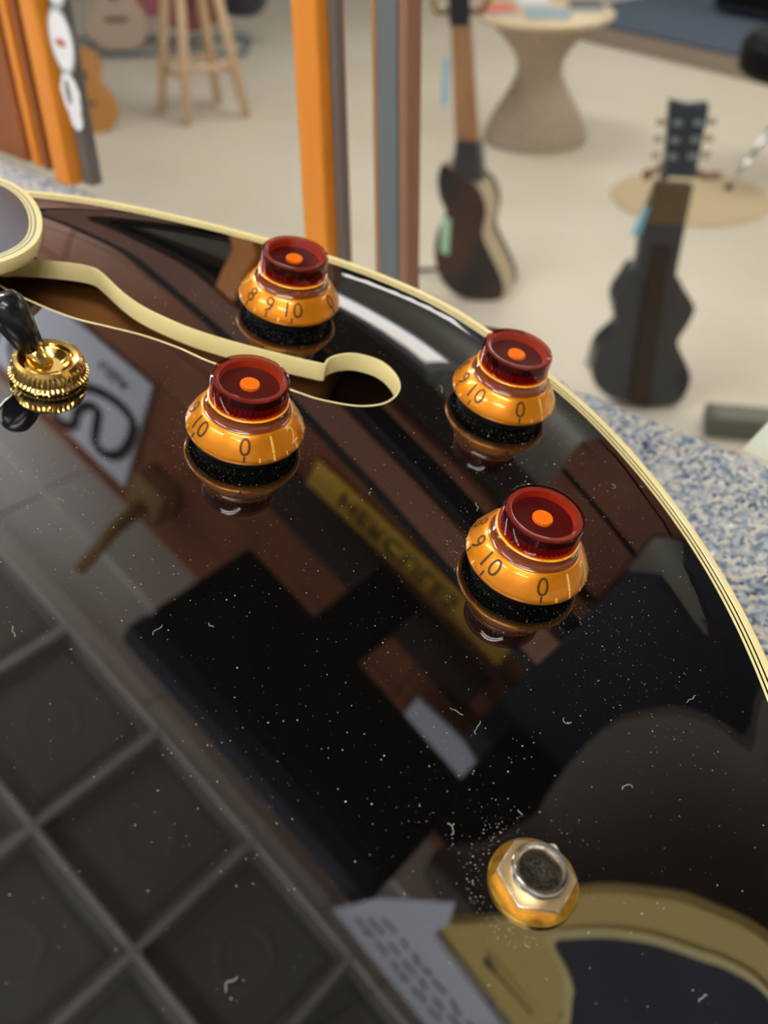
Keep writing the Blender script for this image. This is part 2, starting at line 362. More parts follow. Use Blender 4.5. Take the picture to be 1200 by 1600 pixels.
C0 = np.array([-95., -72.]); AX = np.array([-.963, .27]) / np.hypot(.963, .27); PX = np.array([.27, .963]) / np.hypot(.27, .963)
meas = [(-108.6, 129.0), (-91.1, 130.1), (-60.4, 126.8), (-35.6, 121.6), (-14.9, 116.9), (1.6, 110.4), (21.7, 99.4), (33.1, 88.8), (52.4, 67.6), (64.9, 49.3), (77.7, 21.9), (85.4, -3.4), (89.6, -30.2)]
st = [((np.array(p) - C0) @ AX, (np.array(p) - C0) @ PX) for p in meas]
half = [(362, 40), (366, 66), (352, 100), (325, 138), (290, 151), (252, 143), (205, 133), (160, 142), (112, 168)] + st + [(-177, 55), (-181, 22)]
half = [(s, t) for s, t in half]
full = half + [(s, -t) for s, t in reversed(half)]
rim = smooth_poly([C0 + s * AX + t * PX for s, t in full], 760)
for _ in range(40): rim = (np.roll(rim, 1, 0) + 2 * rim + np.roll(rim, -1, 0)) / 4
area = 0.5 * np.sum(rim[:, 0] * np.roll(rim[:, 1], -1) - np.roll(rim[:, 0], -1) * rim[:, 1])
if area < 0: rim = rim[::-1]
tan = np.roll(rim, -1, 0) - np.roll(rim, 1, 0); tan /= np.linalg.norm(tan, axis=1)[:, None]
inn = np.c_[-tan[:, 1], tan[:, 0]]
inset = lambda d: rim + inn * d
# arch profile by distance from the rim
RIMZ = -2.8
dk = [0, 4, 6, 9, 13, 18, 30, 55, 90, 130, 180, 400]
sk = [0, -.02, -.01, .05, .092, .07, .035, .02, .008, .003, 0, 0]
dd = np.linspace(0, 400, 4001); ss = np.interp(dd, dk, sk)
ss = np.convolve(np.r_[np.full(40, ss[0]), ss, np.full(40, 0)], np.hanning(81) / np.hanning(81).sum(), 'valid')
hh = np.r_[0, np.cumsum((ss[1:] + ss[:-1]) / 2 * np.diff(dd))]
hh = hh + (RIMZ)
def rim_dist(P):
    P = np.asarray(P, float); out = np.empty(len(P)); g = np.empty_like(P)
    A = rim; B = np.roll(rim, -1, 0); D = B - A; L2 = (D ** 2).sum(1)
    for i in range(0, len(P), 2000):
        q = P[i:i + 2000, None, :]; t = np.clip(((q - A) * D).sum(2) / L2, 0, 1); v = q - (A + t[..., None] * D)
        d2 = (v ** 2).sum(2); k = d2.argmin(1); r = np.arange(len(k)); out[i:i + 2000] = np.sqrt(d2[r, k]); g[i:i + 2000] = v[r, k] / np.maximum(out[i:i + 2000, None], 1e-6)
    return out, g
def top_z(P):
    d, g = rim_dist(P); return np.interp(d, dd, hh), -(g * np.interp(d, dd, ss)[:, None])   # height, (-dz/dx,-dz/dy)
def tz(x, y): return float(top_z([[x, y]])[0][0])

fh_pts = [(-109, 84.4), (-105.3, 85.6), (-96.3, 87.0), (-88.4, 87.5), (-83.4, 86.6), (-80.2, 83.6), (-72.8, 75.2), (-65.3, 69.3), (-52.7, 63.2), (-39.2, 59.4), (-26.4, 57.0), (-16.6, 55.6),
          (-15.4, 56.0), (-14.6, 58.4), (-11.3, 61.3), (-6.5, 62.7), (-0.5, 61.1), (3.1, 57.1), (4.8, 51.7), (3.8, 46.7), (0.6, 42.4), (-4.1, 40.1), (-9.2, 39.4), (-17.7, 40.3), (-23.9, 42.3), (-45.2, 49.4), (-54.9, 54.0), (-64.8, 57.4), (-74.5, 59.2), (-84, 61), (-95, 65.5), (-105, 71), (-114, 78), (-118, 84), (-114, 86.5)]
fhole = smooth_poly(fh_pts, 300)
fa = 0.5 * np.sum(fhole[:, 0] * np.roll(fhole[:, 1], -1) - np.roll(fhole[:, 0], -1) * fhole[:, 1])
if fa < 0: fhole = fhole[::-1]
def outset(poly, d):
    t = np.roll(poly, -1, 0) - np.roll(poly, 1, 0); t /= np.linalg.norm(t, axis=1)[:, None]; return poly + np.c_[t[:, 1], -t[:, 0]] * d
fh_out = outset(fhole, 0.5)
def inside(P, poly):
    x, y = P[:, 0][:, None], P[:, 1][:, None]; x0, y0 = poly[:, 0], poly[:, 1]; x1, y1 = np.roll(x0, -1), np.roll(y0, -1)
    c = ((y0 > y) != (y1 > y)) & (x < (x1 - x0) * (y - y0) / (y1 - y0 + 1e-12) + x0); return c.sum(1) % 2 == 1

INW = 4.65
edge_in = inset(INW)
lo, hi = edge_in.min(0), edge_in.max(0); stp = 3.4
pts = []
for j, y in enumerate(np.arange(lo[1], hi[1], stp * 0.866)):
    xs = np.arange(lo[0], hi[0], stp) + (stp / 2 if j % 2 else 0); pts.append(np.c_[xs, np.full(len(xs), y)])
pts = np.vstack(pts); d_, _ = rim_dist(pts)
pts = pts[inside(pts, edge_in) & (d_ > INW + 1.4)]
fo = outset(fhole, 2.2); pts = pts[~inside(pts, fo)]
nE, nF = len(edge_in), len(fh_out)
allv = np.vstack([edge_in, fh_out, pts])
edges = [(i, (i + 1) % nE) for i in range(nE)] + [(nE + i, nE + (i + 1) % nF) for i in range(nF)]
res = delaunay_2d_cdt([Vector(p) for p in allv], edges, [], 0, 1e-5)
V2 = np.array([tuple(v) for v in res[0]]); F2 = np.array([tuple(f) for f in res[2]])
cen = V2[F2].mean(1); keep = inside(cen, edge_in) & ~inside(cen, fh_out); F2 = F2[keep]
z2, s2 = top_z(V2)
top = mesh_obj('top_plate', np.c_[V2 / 1000, z2 / 1000 - BACK], [tuple(int(i) for i in f) for f in F2], M['lacquer'], gt, smooth=True)
nn = np.c_[s2, np.ones(len(s2))]; nn /= np.linalg.norm(nn, axis=1)[:, None]
me = top.data
if me.polygons[0].normal.z < 0: me.flip_normals()
me.normals_split_custom_set_from_vertices([tuple(map(float, n)) for n in nn])

def ring(name, secs, m, smooth=True):
    """secs: list of (inset mm, z mm offset from rim level)"""
    n = len(rim); v = []; f = []
    for d, z in secs:
        p = inset(d)
        for q in p: v.append(gl(q[0], q[1], z))
    for i in range(len(secs) - 1):
        for k in range(n): f.append((i * n + k, i * n + (k + 1) % n, (i + 1) * n + (k + 1) % n, (i + 1) * n + k))
    b = MB(); b.add(v, f); return b.build(name, M[m], gt, auto=35 if smooth else None)
H = lambda d: float(np.interp(d, dd, hh))
ring('binding', [(0.15, RIMZ - 8), (0, RIMZ - 7), (0, RIMZ - 1.0), (0.15, RIMZ - .4), (0.5, RIMZ - .05), (1.0, RIMZ + .03), (2.2, H(2.2)), (2.3, H(2.3) - .12)], 'cream')
ring('purfling', [(2.3, H(2.3) - .12), (2.8, H(2.8) - .12)], 'ply_black')
ring('inner_binding', [(2.8, H(2.8) - .12), (2.85, H(2.85)), (3.4, H(3.4)), (3.45, H(3.45) - .1)], 'cream')
ring('purfling', [(3.45, H(3.45) - .1), (3.95, H(3.95) - .1)], 'ply_black')
ring('inner_binding', [(3.95, H(3.95) - .1), (4.0, H(4.0)), (4.65, H(4.65) + .01), (4.7, H(4.7) - .3)], 'cream')
ring('body_side', [(0.15, RIMZ - 8), (0.15, -35), (2.5, -39), (9, -40)], 'lacquer')
bk = inset(9); MB().add([gl(q[0], q[1], -40) for q in bk], [tuple(range(len(bk)))]).build('back_plate', M['lacquer'], gt)
# f-hole lining
zf, sf = top_z(fh_out); zi, _ = top_z(fhole); nF = len(fhole)
v = []; f = []
for poly, zz_, dz in ((fh_out, zf, -0.3), (fh_out, zf, 0.05), (fhole, zi, 0.12), (outset(fhole, -0.12), zi, -0.1), (outset(fhole, -0.1), zi, -5.6), (fh_out, zf, -5.8)):
    for q, z in zip(poly, zz_): v.append(gl(q[0], q[1], z + dz))
for i in range(5):
    for k in range(nF): f.append((i * nF + k, i * nF + (k + 1) % nF, (i + 1) * nF + (k + 1) % nF, (i + 1) * nF + k))
MB().add(v, f).build('sound_hole_lining', M['cream'], gt, auto=40)
# wood seen through the hole
MB().bevel_box(gl(-72, 72, -24), (0.115, 0.10, 0.014), 0.003, Matrix.Rotation(-0.27, 3, 'Z')).build('centre_block', M['wood_in'], gt)
MB().box(gl(-40, 40, -37), (0.2, 0.2, 0.002)).build('inside_back', mat('inside_back', lin(70, 44, 26), 0.7), gt)

# pickguard, floating above the top
pgp = [(-114.5, 110.1), (-109.6, 107.8), (-104.8, 103.5), (-100.7, 97.3), (-97.8, 89.8), (-96.6, 81.2), (-98.2, 73.6), (-103.4, 66.1), (-118, 54), (-150, 62), (-215, 84), (-262, 112), (-250, 135), (-190, 130), (-140, 121)]
pg = smooth_poly(pgp, 240)
if 0.5 * np.sum(pg[:, 0] * np.roll(pg[:, 1], -1) - np.roll(pg[:, 0], -1) * pg[:, 1]) < 0: pg = pg[::-1]
PZ = 10.0
def pg_ring(name, secs, m, parent):
    n = len(pg); v = []; f = []
    for d, z in secs:
        for q in outset(pg, -d): v.append(gl(q[0], q[1], z))
    for i in range(len(secs) - 1):
        for k in range(n): f.append((i * n + k, i * n + (k + 1) % n, (i + 1) * n + (k + 1) % n, (i + 1) * n + k))
    return MB().add(v, f).build(name, M[m], parent, auto=40)
inner = outset(pg, -3.6)
M['pickguard'] = mat('pickguard_black', lin(38, 36, 36), 0.16, ior=1.8)
pgo = MB().add([gl(q[0], q[1], PZ - 0.02) for q in inner] + [gl(q[0], q[1], PZ - 4) for q in inner], [tuple(range(240)), tuple(range(479, 239, -1))]).build('pickguard', M['pickguard'], gt)
pg_ring('pickguard_binding', [(1.7, PZ - 3.8), (0.1, PZ - 3.8), (0, PZ - 3.6), (0, PZ - .3), (0.2, PZ), (1.7, PZ)], 'cream', pgo)
M['pg_grey'] = mat('grey_ply', lin(120, 128, 118), 0.3)
pg_ring('pickguard_ply', [(1.7, PZ), (2.2, PZ)], 'pg_grey', pgo)
pg_ring('pickguard_ply', [(2.2, PZ), (2.8, PZ)], 'cream', pgo)
pg_ring('pickguard_ply', [(2.8, PZ), (3.2, PZ)], 'pg_grey', pgo)
pg_ring('pickguard_ply', [(3.2, PZ), (3.65, PZ)], 'cream', pgo)
MB().tube([gl(-112, 84, -2), gl(-112, 84, 6.2)], 0.003, 12).build('bracket_post', M['gold'], pgo)

# ---- amber top-hat knobs (millimetres, built once, then copied)
def mm(prof): return [(r / 1000, z / 1000) for r, z in prof]
CONE0, CONE1 = (13.0, 3.5), (10.1, 7.7)
def cone_pt(ang, s, lift):
    """s 0..1 along the slope"""
    r = CONE0[0] + (CONE1[0] - CONE0[0]) * s + 0.15 * math.sin(PI * s); z = CONE0[1] + (CONE1[1] - CONE0[1]) * s + 0.1 * math.sin(PI * s)
    r += lift * 0.85; z += lift * 0.5
    return (r * math.sin(ang) / 1000, -r * math.cos(ang) / 1000, z / 1000)
SL = math.hypot(CONE0[0] - CONE1[0], CONE1[1] - CONE0[1])
num_mesh = {}
def knob_parts():
    k = MB()
    k.lathe(mm([(12.3, 2.6), (12.3, 1.9), (12.9, 1.95), (13.15, 2.3), (13.2, 3.0), (13.0, 3.5)] + [(CONE0[0] + (CONE1[0] - CONE0[0]) * s + 0.15 * math.sin(PI * s), CONE0[1] + (CONE1[1] - CONE0[1]) * s + 0.1 * math.sin(PI * s)) for s in (.2, .4, .6, .8, 1)] + [(9.7, 7.95), (3, 8.0)]), 96)
    ko = k.build('control_knob', M['amber'], gt, auto=50)
    MB().lathe(mm([(9.75, 7.9), (9.45, 8.1), (8.95, 8.8), (8.75, 10.3), (8.4, 10.35), (3, 10.35)]), 96).build('collar', M['amber_shade'], ko, auto=40)
    MB().lathe(mm([(8.0, 10.3), (8.8, 10.32), (8.98, 10.52), (8.8, 10.74), (8.0, 10.76)]), 96).build('bright_ring', M['amber_line'], ko, auto=60)
    c = MB(); c.lathe(mm([(8.5, 10.78), (8.65, 10.95), (8.6, 15.2), (8.45, 15.6), (8.05, 15.75)]), 96, close_ends=False); c.build('cap', M['cap'], ko, auto=40)
    MB().lathe(mm([(8.05, 15.75), (7.2, 15.72), (7.0, 15.6), (0.2, 15.6)]), 96, close_ends=False).build('cap_face', M['cap_face'], ko, auto=30)
    # ribbed core: ribs low on the side, a bowl in the top
    n = 132; v = []; f = []
    for z, rr, kk in ((12.9, 7.6, 0), (12.9, 8.0, 0), (13.2, 8.1, 0), (15.0, 8.05, 0), (15.1, 7.9, 0)):
        for i in range(n):
            a = 2 * PI * i / n; r = (rr - (kk if i % 3 == 0 else 0)) / 1000; v.append((r * math.cos(a), r * math.sin(a), z / 1000))
    for i in range(4):
        for q in range(n): f.append((i * n + q, i * n + (q + 1) % n, (i + 1) * n + (q + 1) % n, (i + 1) * n + q))
    MB().add(v, f).build('core', M['maroon'], ko)
    v = []; f = []
    for z in (10.8, 12.95):
        for i in range(n):
            a = 2 * PI * i / n; r = (8.0 - (.55 if i % 3 == 0 else 0)) / 1000; v.append((r * math.cos(a), r * math.sin(a), z / 1000))
    for q in range(n): f.append((q, (q + 1) % n, n + (q + 1) % n, n + q))
    MB().add(v, f).build('ribbed_band', M['rib_red'], ko)
    MB().lathe(mm([(7.95, 15.1), (6.8, 15.1)]), 72, close_ends=False).build('rim_ring', M['rim_ring'], ko, auto=60)
    MB().lathe(mm([(6.8, 15.1), (6.5, 13.6)]), 72, close_ends=False).build('inner_ring', M['red_ring'], ko, auto=60)
    MB().lathe(mm([(6.55, 13.6), (0.1, 13.55)]), 72, close_ends=False).build('bowl', M['bowl'], ko, auto=60)
    d = MB(); n = 40; v = []
    for z, rr in ((13.55, 2.2), (14.2, 2.15), (14.3, 2.0)):
        for i in range(n):
            r = (rr - (0.12 if i % 2 else 0)) / 1000; v.append((r * math.cos(2 * PI * i / n), r * math.sin(2 * PI * i / n), z / 1000))
    d.add(v, [(i * n + q, i * n + (q + 1) % n, (i + 1) * n + (q + 1) % n, (i + 1) * n + q) for i in range(2) for q in range(n)] + [tuple(range(2 * n, 3 * n))]); d.build('centre_disc', M['orange_disc'], ko)
    MB().lathe(mm([(2, -2.5), (10.2, -2.5), (10.6, -1.0), (10.9, 1.5), (12.25, 2.0), (12.25, 2.5), (2, 2.5)]), 48).build('felt_washer', M['black'], ko)
    for q in range(11):
        v, f = text_geo(str(q), 5.6)
        v = [cone_pt(x / 11.6, 0.52 + (y - 0.0) / SL, 0.07) for x, y, z in v]
        o = mesh_obj('numeral', v, f, M['num_shade'] if q in (0, 10, 9, 8) else M['num_glint'], ko)
        o.rotation_euler = (0, 0, math.radians(30 * q))
        t = MB(); t.add([cone_pt(a, s, 0.06) for s in (-0.12, 0.16) for a in (-0.018, 0.018)], [(0, 1, 3, 2)])
        t.build('tick_mark', M['num_shade'] if q in (0, 10, 9, 8) else M['num_glint'], ko).rotation_euler = (0, 0, math.radians(30 * q))
        if q < 10:
            t = MB(); t.add([cone_pt(a, s, 0.06) for s in (-0.12, 0.08) for a in (-0.014, 0.014)], [(0, 1, 3, 2)])
            t.build('tick_mark', M['num_glint'], ko).rotation_euler = (0, 0, math.radians(30 * q + 15))
    return ko
KSCALE = 1.09
KN = [(-27.3, 80.3, 65), (-34.7, 20.5, 3), (33.3, 50.0, 10), (32.5, -12.4, 5)]
k0 = knob_parts()
def kplace(o, x, y, th):
    z, s = top_z([[x, y]]); n = Vector((s[0][0], s[0][1], 1)).normalized()
    q = Vector((0, 0, 1)).rotation_difference(Vector((0, 0, 1)).lerp(n, 0.6))
    o.rotation_mode = 'QUATERNION'; o.rotation_quaternion = q @ Matrix.Rotation(math.radians(th), 3, 'Z').to_quaternion()
    o.location = gl(x, y, float(z[0]) + 1.5); o.scale = (KSCALE,) * 3
kids = list(k0.children)
kplace(k0, *KN[3])
for x, y, th in KN[:3]:
    c = k0.copy(); COL.objects.link(c); kplace(c, x, y, th)
    for ch in kids:
        d = ch.copy(); COL.objects.link(d); d.parent = c

# ---- toggle switch
tx, ty = -84.5, 34.5
tg = empty('toggle_switch'); tg.parent = gt; tg.location = gl(tx, ty, tz(tx, ty))
n = 132; v = []; f = []
prof = [(7.5, 0.1, 0), (8.6, 0.3, .2), (8.7, 1.0, .2), (9.5, 1.5, .1), (9.6, 2.0, .1), (9.0, 2.5, .35), (8.7, 4.6, .35), (8.2, 5.5, .1), (7.2, 6.0, 0), (6.2, 5.6, 0), (5.7, 4.9, 0), (5.0, 5.2, 0), (4.2, 4.4, 0), (3.2, 3.6, 0)]
for r, z, k in prof:
    for i in range(n):
        a = 2 * PI * i / n; q = (r - (k if i % 3 == 0 else 0)) / 1000; v.append((q * math.cos(a), q * math.sin(a), z / 1000))
for i in range(len(prof) - 1):
    for q in range(n): f.append((i * n + q, i * n + (q + 1) % n, (i + 1) * n + (q + 1) % n, (i + 1) * n + q))
f.append(tuple(range((len(prof) - 1) * n, len(prof) * n)))
MB().add(v, f).build('knurled_nut', M['gold'], tg, auto=25)
ld = Vector((-0.50, 0.16, 0.85)).normalized()
MB().tube([ld * a for a in (0.002, 0.004, 0.006, 0.010)], [0.0026, 0.003, 0.0026, 0.0019], 20).build('lever', M['gold'], tg, smooth=True)
M['tip'] = mat('black_plastic', (0.006, 0.006, 0.007, 1), 0.22, ior=1.55)
MB().tube([ld * a for a in (0.0078, 0.008, 0.0083, 0.017, 0.0205, 0.0225, 0.0233)], [0.0022, 0.0029, 0.0032, 0.0047, 0.0047, 0.0036, 0.001], 28).build('switch_tip', M['tip'], tg, auto=50)

# ---- output jack
jx, jy = 26.0, -88.8
jk = empty('jack_socket'); jk.parent = gt; jk.location = gl(jx, jy, tz(jx, jy)); jk.rotation_euler = (0, 0, -0.08); jk.scale = (.93, .93, 1.0)
MB().lathe(mm([(5, 0), (8.5, 0), (8.8, .15), (8.85, .75), (8.65, 1.0), (5, 1.02)]), 72, close_ends=False).build('washer', M['gold_worn'], jk, auto=40)
hx = MB(); v = []; f = []; n = 72
for z, ch in ((1.0, 0), (3.0, 0), (3.2, 1)):
    for i in range(n):
        a = 2 * PI * i / n; q = 6.75 / math.cos((a % (PI / 3)) - PI / 6); q = min(q, 7.35) if ch else q
        v.append((q * math.cos(a) / 1000, q * math.sin(a) / 1000, z / 1000))
for i in range(n): v.append((5.2 * math.cos(2 * PI * i / n) / 1000, 5.2 * math.sin(2 * PI * i / n) / 1000, 0.0032))
for i in range(3):
    for q in range(n): f.append((i * n + q, i * n + (q + 1) % n, (i + 1) * n + (q + 1) % n, (i + 1) * n + q))
hx.add(v, f).build('hex_nut', M['nut'], jk)
hxp = [(7.72 * math.cos(PI / 3 * k) / 1000, 7.72 * math.sin(PI / 3 * k) / 1000, 0.00302) for k in range(7)]
MB().tube(hxp, 0.0002, 8).build('worn_edge', M['nickel'], jk, smooth=True)
MB().lathe(mm([(5.6, 2), (5.7, 4.9), (5.55, 5.6), (5.2, 5.9), (4.5, 5.8), (4.05, 5.2), (3.95, -4)]), 64, close_ends=False).build('sleeve', M['nickel'], jk, auto=40)
M['felt'] = mat('black_felt', lin(64, 58, 48), 0.95, noise=(lin(12, 11, 10), 1400, (1, 1, 1), 0.35, 0.6))
fb = MB(); n = 24; v = [(0, 0, 0.0016)]; f = []
for r in (1.2, 2.4, 3.6, 4.1):
    for i in range(n): v.append((r / 1000 * math.cos(2 * PI * i / n), r / 1000 * math.sin(2 * PI * i / n), 0.0014 + random.uniform(-.0004, .0004)))
f += [(0, 1 + i, 1 + (i + 1) % n) for i in range(n)]
for k in range(3): f += [(1 + k * n + i, 1 + (k + 1) * n + i, 1 + (k + 1) * n + (i + 1) % n, 1 + k * n + (i + 1) % n) for i in range(n)]
fb.add(v, f).build('bore', M['felt'], jk)

# ------------------------------------------------------------------ dust on the lacquer
du = MB()
def flake(x, y, s):
    z = tz(x, y) + 0.02; a = random.uniform(0, 2 * PI); n = random.choice((3, 4, 5)); v = []
    for i in range(n):
        t = a + 2 * PI * i / n + random.uniform(-.4, .4); r = s * random.uniform(.5, 1); v.append(gl(x + r * math.cos(t), y + r * math.sin(t), z + random.uniform(0, s * .5)))
    v.append(gl(x, y, z + s * .7)); du.add(v, [(i, (i + 1) % n, n) for i in range(n)])
def fibre(x, y, L):
    a = random.uniform(0, 2 * PI); pts = []; 
    for i in range(7):
        pts.append(gl(x, y, tz(x, y) + 0.12)); a += random.uniform(-1.0, 1.0); x += L / 7 * math.cos(a); y += L / 7 * math.sin(a)
    du.tube(pts, 0.00005, 4, False)
spots = []
def ok(x, y): 
    p = np.array([[x, y]]); return inside(p, inset(6))[0] and not inside(p, fo)[0]
for (cx, cy, sx, sy, n) in ((-20, -30, 60, 55, 900), (35, -60, 40, 40, 420), (50, -32, 9, 9, 150), (58, -48, 10, 7, 70), (40, 20, 16, 10, 200), (-75, -5, 12, 14, 170), (-48, -32, 12, 10, 90), (-33, -70, 12, 10, 80),
                            (2, -35, 9, 12, 60), (-20, 62, 14, 8, 60), (-50, 75, 15, 8, 50), (15, -78, 9, 9, 110)):
    for _ in range(n): spots.append((random.gauss(cx, sx), random.gauss(cy, sy), random.choice((.06, .08, .1, .13, .2))))
for kx, ky, _ in KN:
    for _ in range(520):
        a = random.uniform(0, 2 * PI); r = random.uniform(12, 18.5) if random.random() < .7 else random.gauss(20, 4); spots.append((kx + r * math.cos(a), ky + r * math.sin(a), random.choice((.05, .07, .09, .12))))
for _ in range(160):
    a = random.uniform(0.5 * PI, 1.5 * PI); r = random.uniform(9.2, 13); spots.append((jx + r * math.cos(a), jy + r * math.sin(a), random.choice((.06, .1, .14))))
for x, y, s in spots:
    if ok(x, y): flake(x, y, s)
for _ in range(24):
    x, y = random.uniform(-80, 75), random.uniform(-110, 60)
    if ok(x, y): fibre(x, y, random.uniform(1.2, 4.5))
do = du.build('dust', M['dust'], gt); tag(do, 'pale dust specks and lint fibres scattered over the lacquer', kind='stuff')

# ------------------------------------------------------------------ signs and rack that show in the lacquer
def plate_ew(poly, w, t): return MB().prism(poly, CW * t, lambda p: tuple(hall(p[0], w, p[1])))
sg = tag(empty('logo_sign', hall(-1.2, 1.115, 2.71)), 'white rectangular sign with black outlined script on the brown header wall', 'sign')
def child_of(o, par):
    o.parent = par; o.location = o.location - par.location if True else o.location; return o
def ribbon(pts, wdt, w, name, m, par, closed=True, t=0.002, n=60):
    p = smooth_poly(pts, n, closed); tt = np.roll(p, -1, 0) - np.roll(p, 1, 0)
    if not closed: tt[0] = p[1] - p[0]; tt[-1] = p[-1] - p[-2]
    tt /= np.linalg.norm(tt, axis=1)[:, None] + 1e-9; nr = np.c_[-tt[:, 1], tt[:, 0]] * wdt / 2
    v = [hall(*(q + r), w)if False else hall((q + r)[0], w, (q + r)[1]) for q, r in zip(p, nr)] + [hall((q - r)[0], w, (q - r)[1]) for q, r in zip(p, nr)]
    v += [x + CW * t for x in v]; k = n if closed else n - 1; f = []
    for i in range(k):
        j = (i + 1) % n; f += [(i, j, n + j, n + i), (2 * n + i, 3 * n + i, 3 * n + j, 2 * n + j), (i, 2 * n + i, 2 * n + j, j), (n + i, n + j, 3 * n + j, 3 * n + i)]
    return child_of(MB().add(v, f).build(name, M[m], None), par)
child_of(plate_ew([(-1.95, 2.71), (-0.985, 2.71), (-0.985, 3.075), (-1.95, 3.09)], 1.109, 0.008).build('sign_board', M['white']), sg)
nl = [(-1.12 + (a + 1.14) * 1.5, 2.955 + (b_ - 2.965) * 1.45) for a, b_ in [(-1.128, 2.96), (-1.122, 3.014), (-1.09, 3.008), (-1.066, 2.967), (-1.061, 2.902), (-1.09, 2.886), (-1.138, 2.90), (-1.185, 2.94), (-1.214, 3.0), (-1.215, 3.035), (-1.193, 3.04), (-1.171, 3.02), (-1.168, 2.98), (-1.15, 2.947), (-1.13, 2.938)]]
ribbon(nl, 0.026, 1.106, 'letter', 'ink', sg)
for cx, cz, rx, rz_ in ((-1.35, 2.98, 0.06, 0.07), (-1.52, 2.98, 0.06, 0.07)):
    ribbon([(cx + rx * math.cos(a), cz + rz_ * math.sin(a)) for a in np.linspace(0, 2 * PI, 10, endpoint=False)], 0.016, 1.106, 'letter', 'ink', sg)
    ribbon([(cx + .4 * rx * math.cos(a), cz + .4 * rz_ * math.sin(a)) for a in np.linspace(0, 2 * PI, 10, endpoint=False)], 0.008, 1.106, 'letter', 'ink', sg)
def wall_text(txt, size, e, w, z, name, m, par, sx=1.0):
    v, f = text_geo(txt, size, 'CENTER', 0.0008); return child_of(MB().add([hall(e + x * sx, w - zt, z + y) for x, y, zt in v], f).build(name, M[m]), par)
wall_text('USA', 0.05, -1.085, 1.1065, 2.775, 'small_lettering', 'ink', sg)
wall_text('R', 0.03, -1.035, 1.1065, 3.0, 'registered_mark', 'ink', sg)
ys = tag(empty('yellow_label', hall(-0.35, 1.115, 2.515)), 'long yellow label with black capital lettering on the brown header wall', 'sign')
child_of(plate_ew([(-0.578, 2.512), (-0.09, 2.475), (-0.09, 2.55), (-0.578, 2.588)], 1.108, 0.009).build('label_plate', M['yellow']), ys)
v, f = text_geo('HERCULES', 0.064, 'LEFT', 0.0008)
child_of(MB().add([hall(-0.505 + x * 0.98, 1.1055 - zt, 2.541 + y - 0.073 * x) for x, y, zt in v], f).build('lettering', M['ink']), ys)

# black hanging rack
rk = tag(empty('display_rack', hall(-0.26, 0.77, 2.58)), 'black box shaped display rack with arms to the brown header wall', 'rack')
def rbox(name, e0, e1, w0, w1, z0, z1, m, b=0.006):
    return child_of(MB().bevel_box(hall((e0 + e1) / 2, (w0 + w1) / 2, (z0 + z1) / 2), (e1 - e0, w1 - w0, z1 - z0), b, RZC).build(name, M[m]), rk)
rbox('rack_body', -0.53, 0.02, 0.70, 0.915, 2.585, 2.66, 'black'); rbox('front_rail', -0.535, 0.02, 0.655, 0.70, 2.60, 2.65, 'navy')
rbox('arm', -0.37, -0.262, 0.90, 1.118, 2.60, 2.64, 'black'); rbox('arm', 0.0, 0.14, 0.85, 1.05, 2.55, 2.66, 'black')
M['peg'] = mat('tan_wood', lin(150, 118, 76), .5)
pg_ = tag(empty('wooden_hook', hall(-0.93, 1.10, 3.0)), 'tan wooden hook with broad block mounted on the header wall beside the logo sign', 'hook')
child_of(MB().bevel_box(hall(-0.885, 1.09, 2.98), (0.10, 0.055, 0.12), .006, RZC).build('block', M['peg']), pg_)
child_of(MB().tube([hall(-0.885, 1.06, 3.0), hall(-0.875, 0.98, 3.02), hall(-0.865, 0.90, 3.10)], [0.02, 0.018, 0.014], 12).build('peg', M['peg'], smooth=True), pg_)
# grey card and navy panel on the header wall, right of the label
tag(plate_ew([(-0.155, 2.72), (-0.04, 2.70), (0.075, 2.73), (0.0, 2.81), (-0.155, 2.86)], 1.05, 0.008).build('grey_card', M['white']), 'plain pale card beside the rack arm on the header wall', 'card')
nv = tag(empty('navy_panel', hall(0.4, 1.10, 2.1)), 'tall dark navy panel hanging at the right end of the header wall', 'panel')
child_of(plate_ew([(-0.045, 2.12), (0.0, 2.02), (1.4, 2.02), (1.4, 2.80), (-0.045, 2.80)], 1.06, 0.05).build('panel_board', M['navy']), nv)
# grey-brown rounded board, paper notice and olive panel
M['taupe'] = mat('taupe_board', lin(104, 96, 90), 0.7)
def hang(par, e, w, z, name='hanger_cord'): return child_of(MB().tube([hall(e, w, z), hall(e, w, CEIL + 0.01)], 0.0012, 6).build(name, M['black']), par)
tp = tag(empty('rounded_board', hall(0.4, 0.82, 2.0)), 'large taupe board with rounded edge hanging beyond the output jack', 'panel')
tpoly = smooth_poly([(0.085, 2.70), (0.088, 2.486), (0.095, 2.366), (0.075, 2.27), (0.062, 2.175), (0.061, 2.104), (0.071, 2.054), (0.113, 1.952), (0.2, 1.86), (0.4, 1.8), (0.9, 1.8), (1.0, 2.2), (1.0, 2.7), (0.6, 2.75)], 90)
child_of(plate_ew([tuple(p) for p in tpoly], 0.80, 0.02).build('board', M['taupe']), tp); hang(tp, 0.3, 0.81, 2.70); hang(tp, 0.8, 0.81, 2.70)
ol = tag(empty('olive_panel', hall(0.4, 0.66, 1.9)), 'olive tan panel with curved edge and cream edged dark inset overhead', 'sign')
opoly = smooth_poly([(0.081, 2.462), (0.098, 2.44), (0.128, 2.354), (0.139, 2.289), (0.146, 2.198), (0.165, 2.123), (0.197, 2.052), (0.23, 1.997), (0.35, 1.86), (0.6, 1.8), (0.8, 2.0), (0.8, 2.3), (0.6, 2.46), (0.3, 2.466)], 90)
child_of(plate_ew([tuple(p) for p in opoly], 0.64, 0.015).build('board', M['olive']), ol); hang(ol, 0.3, 0.648, 2.44); hang(ol, 0.6, 0.648, 2.44)
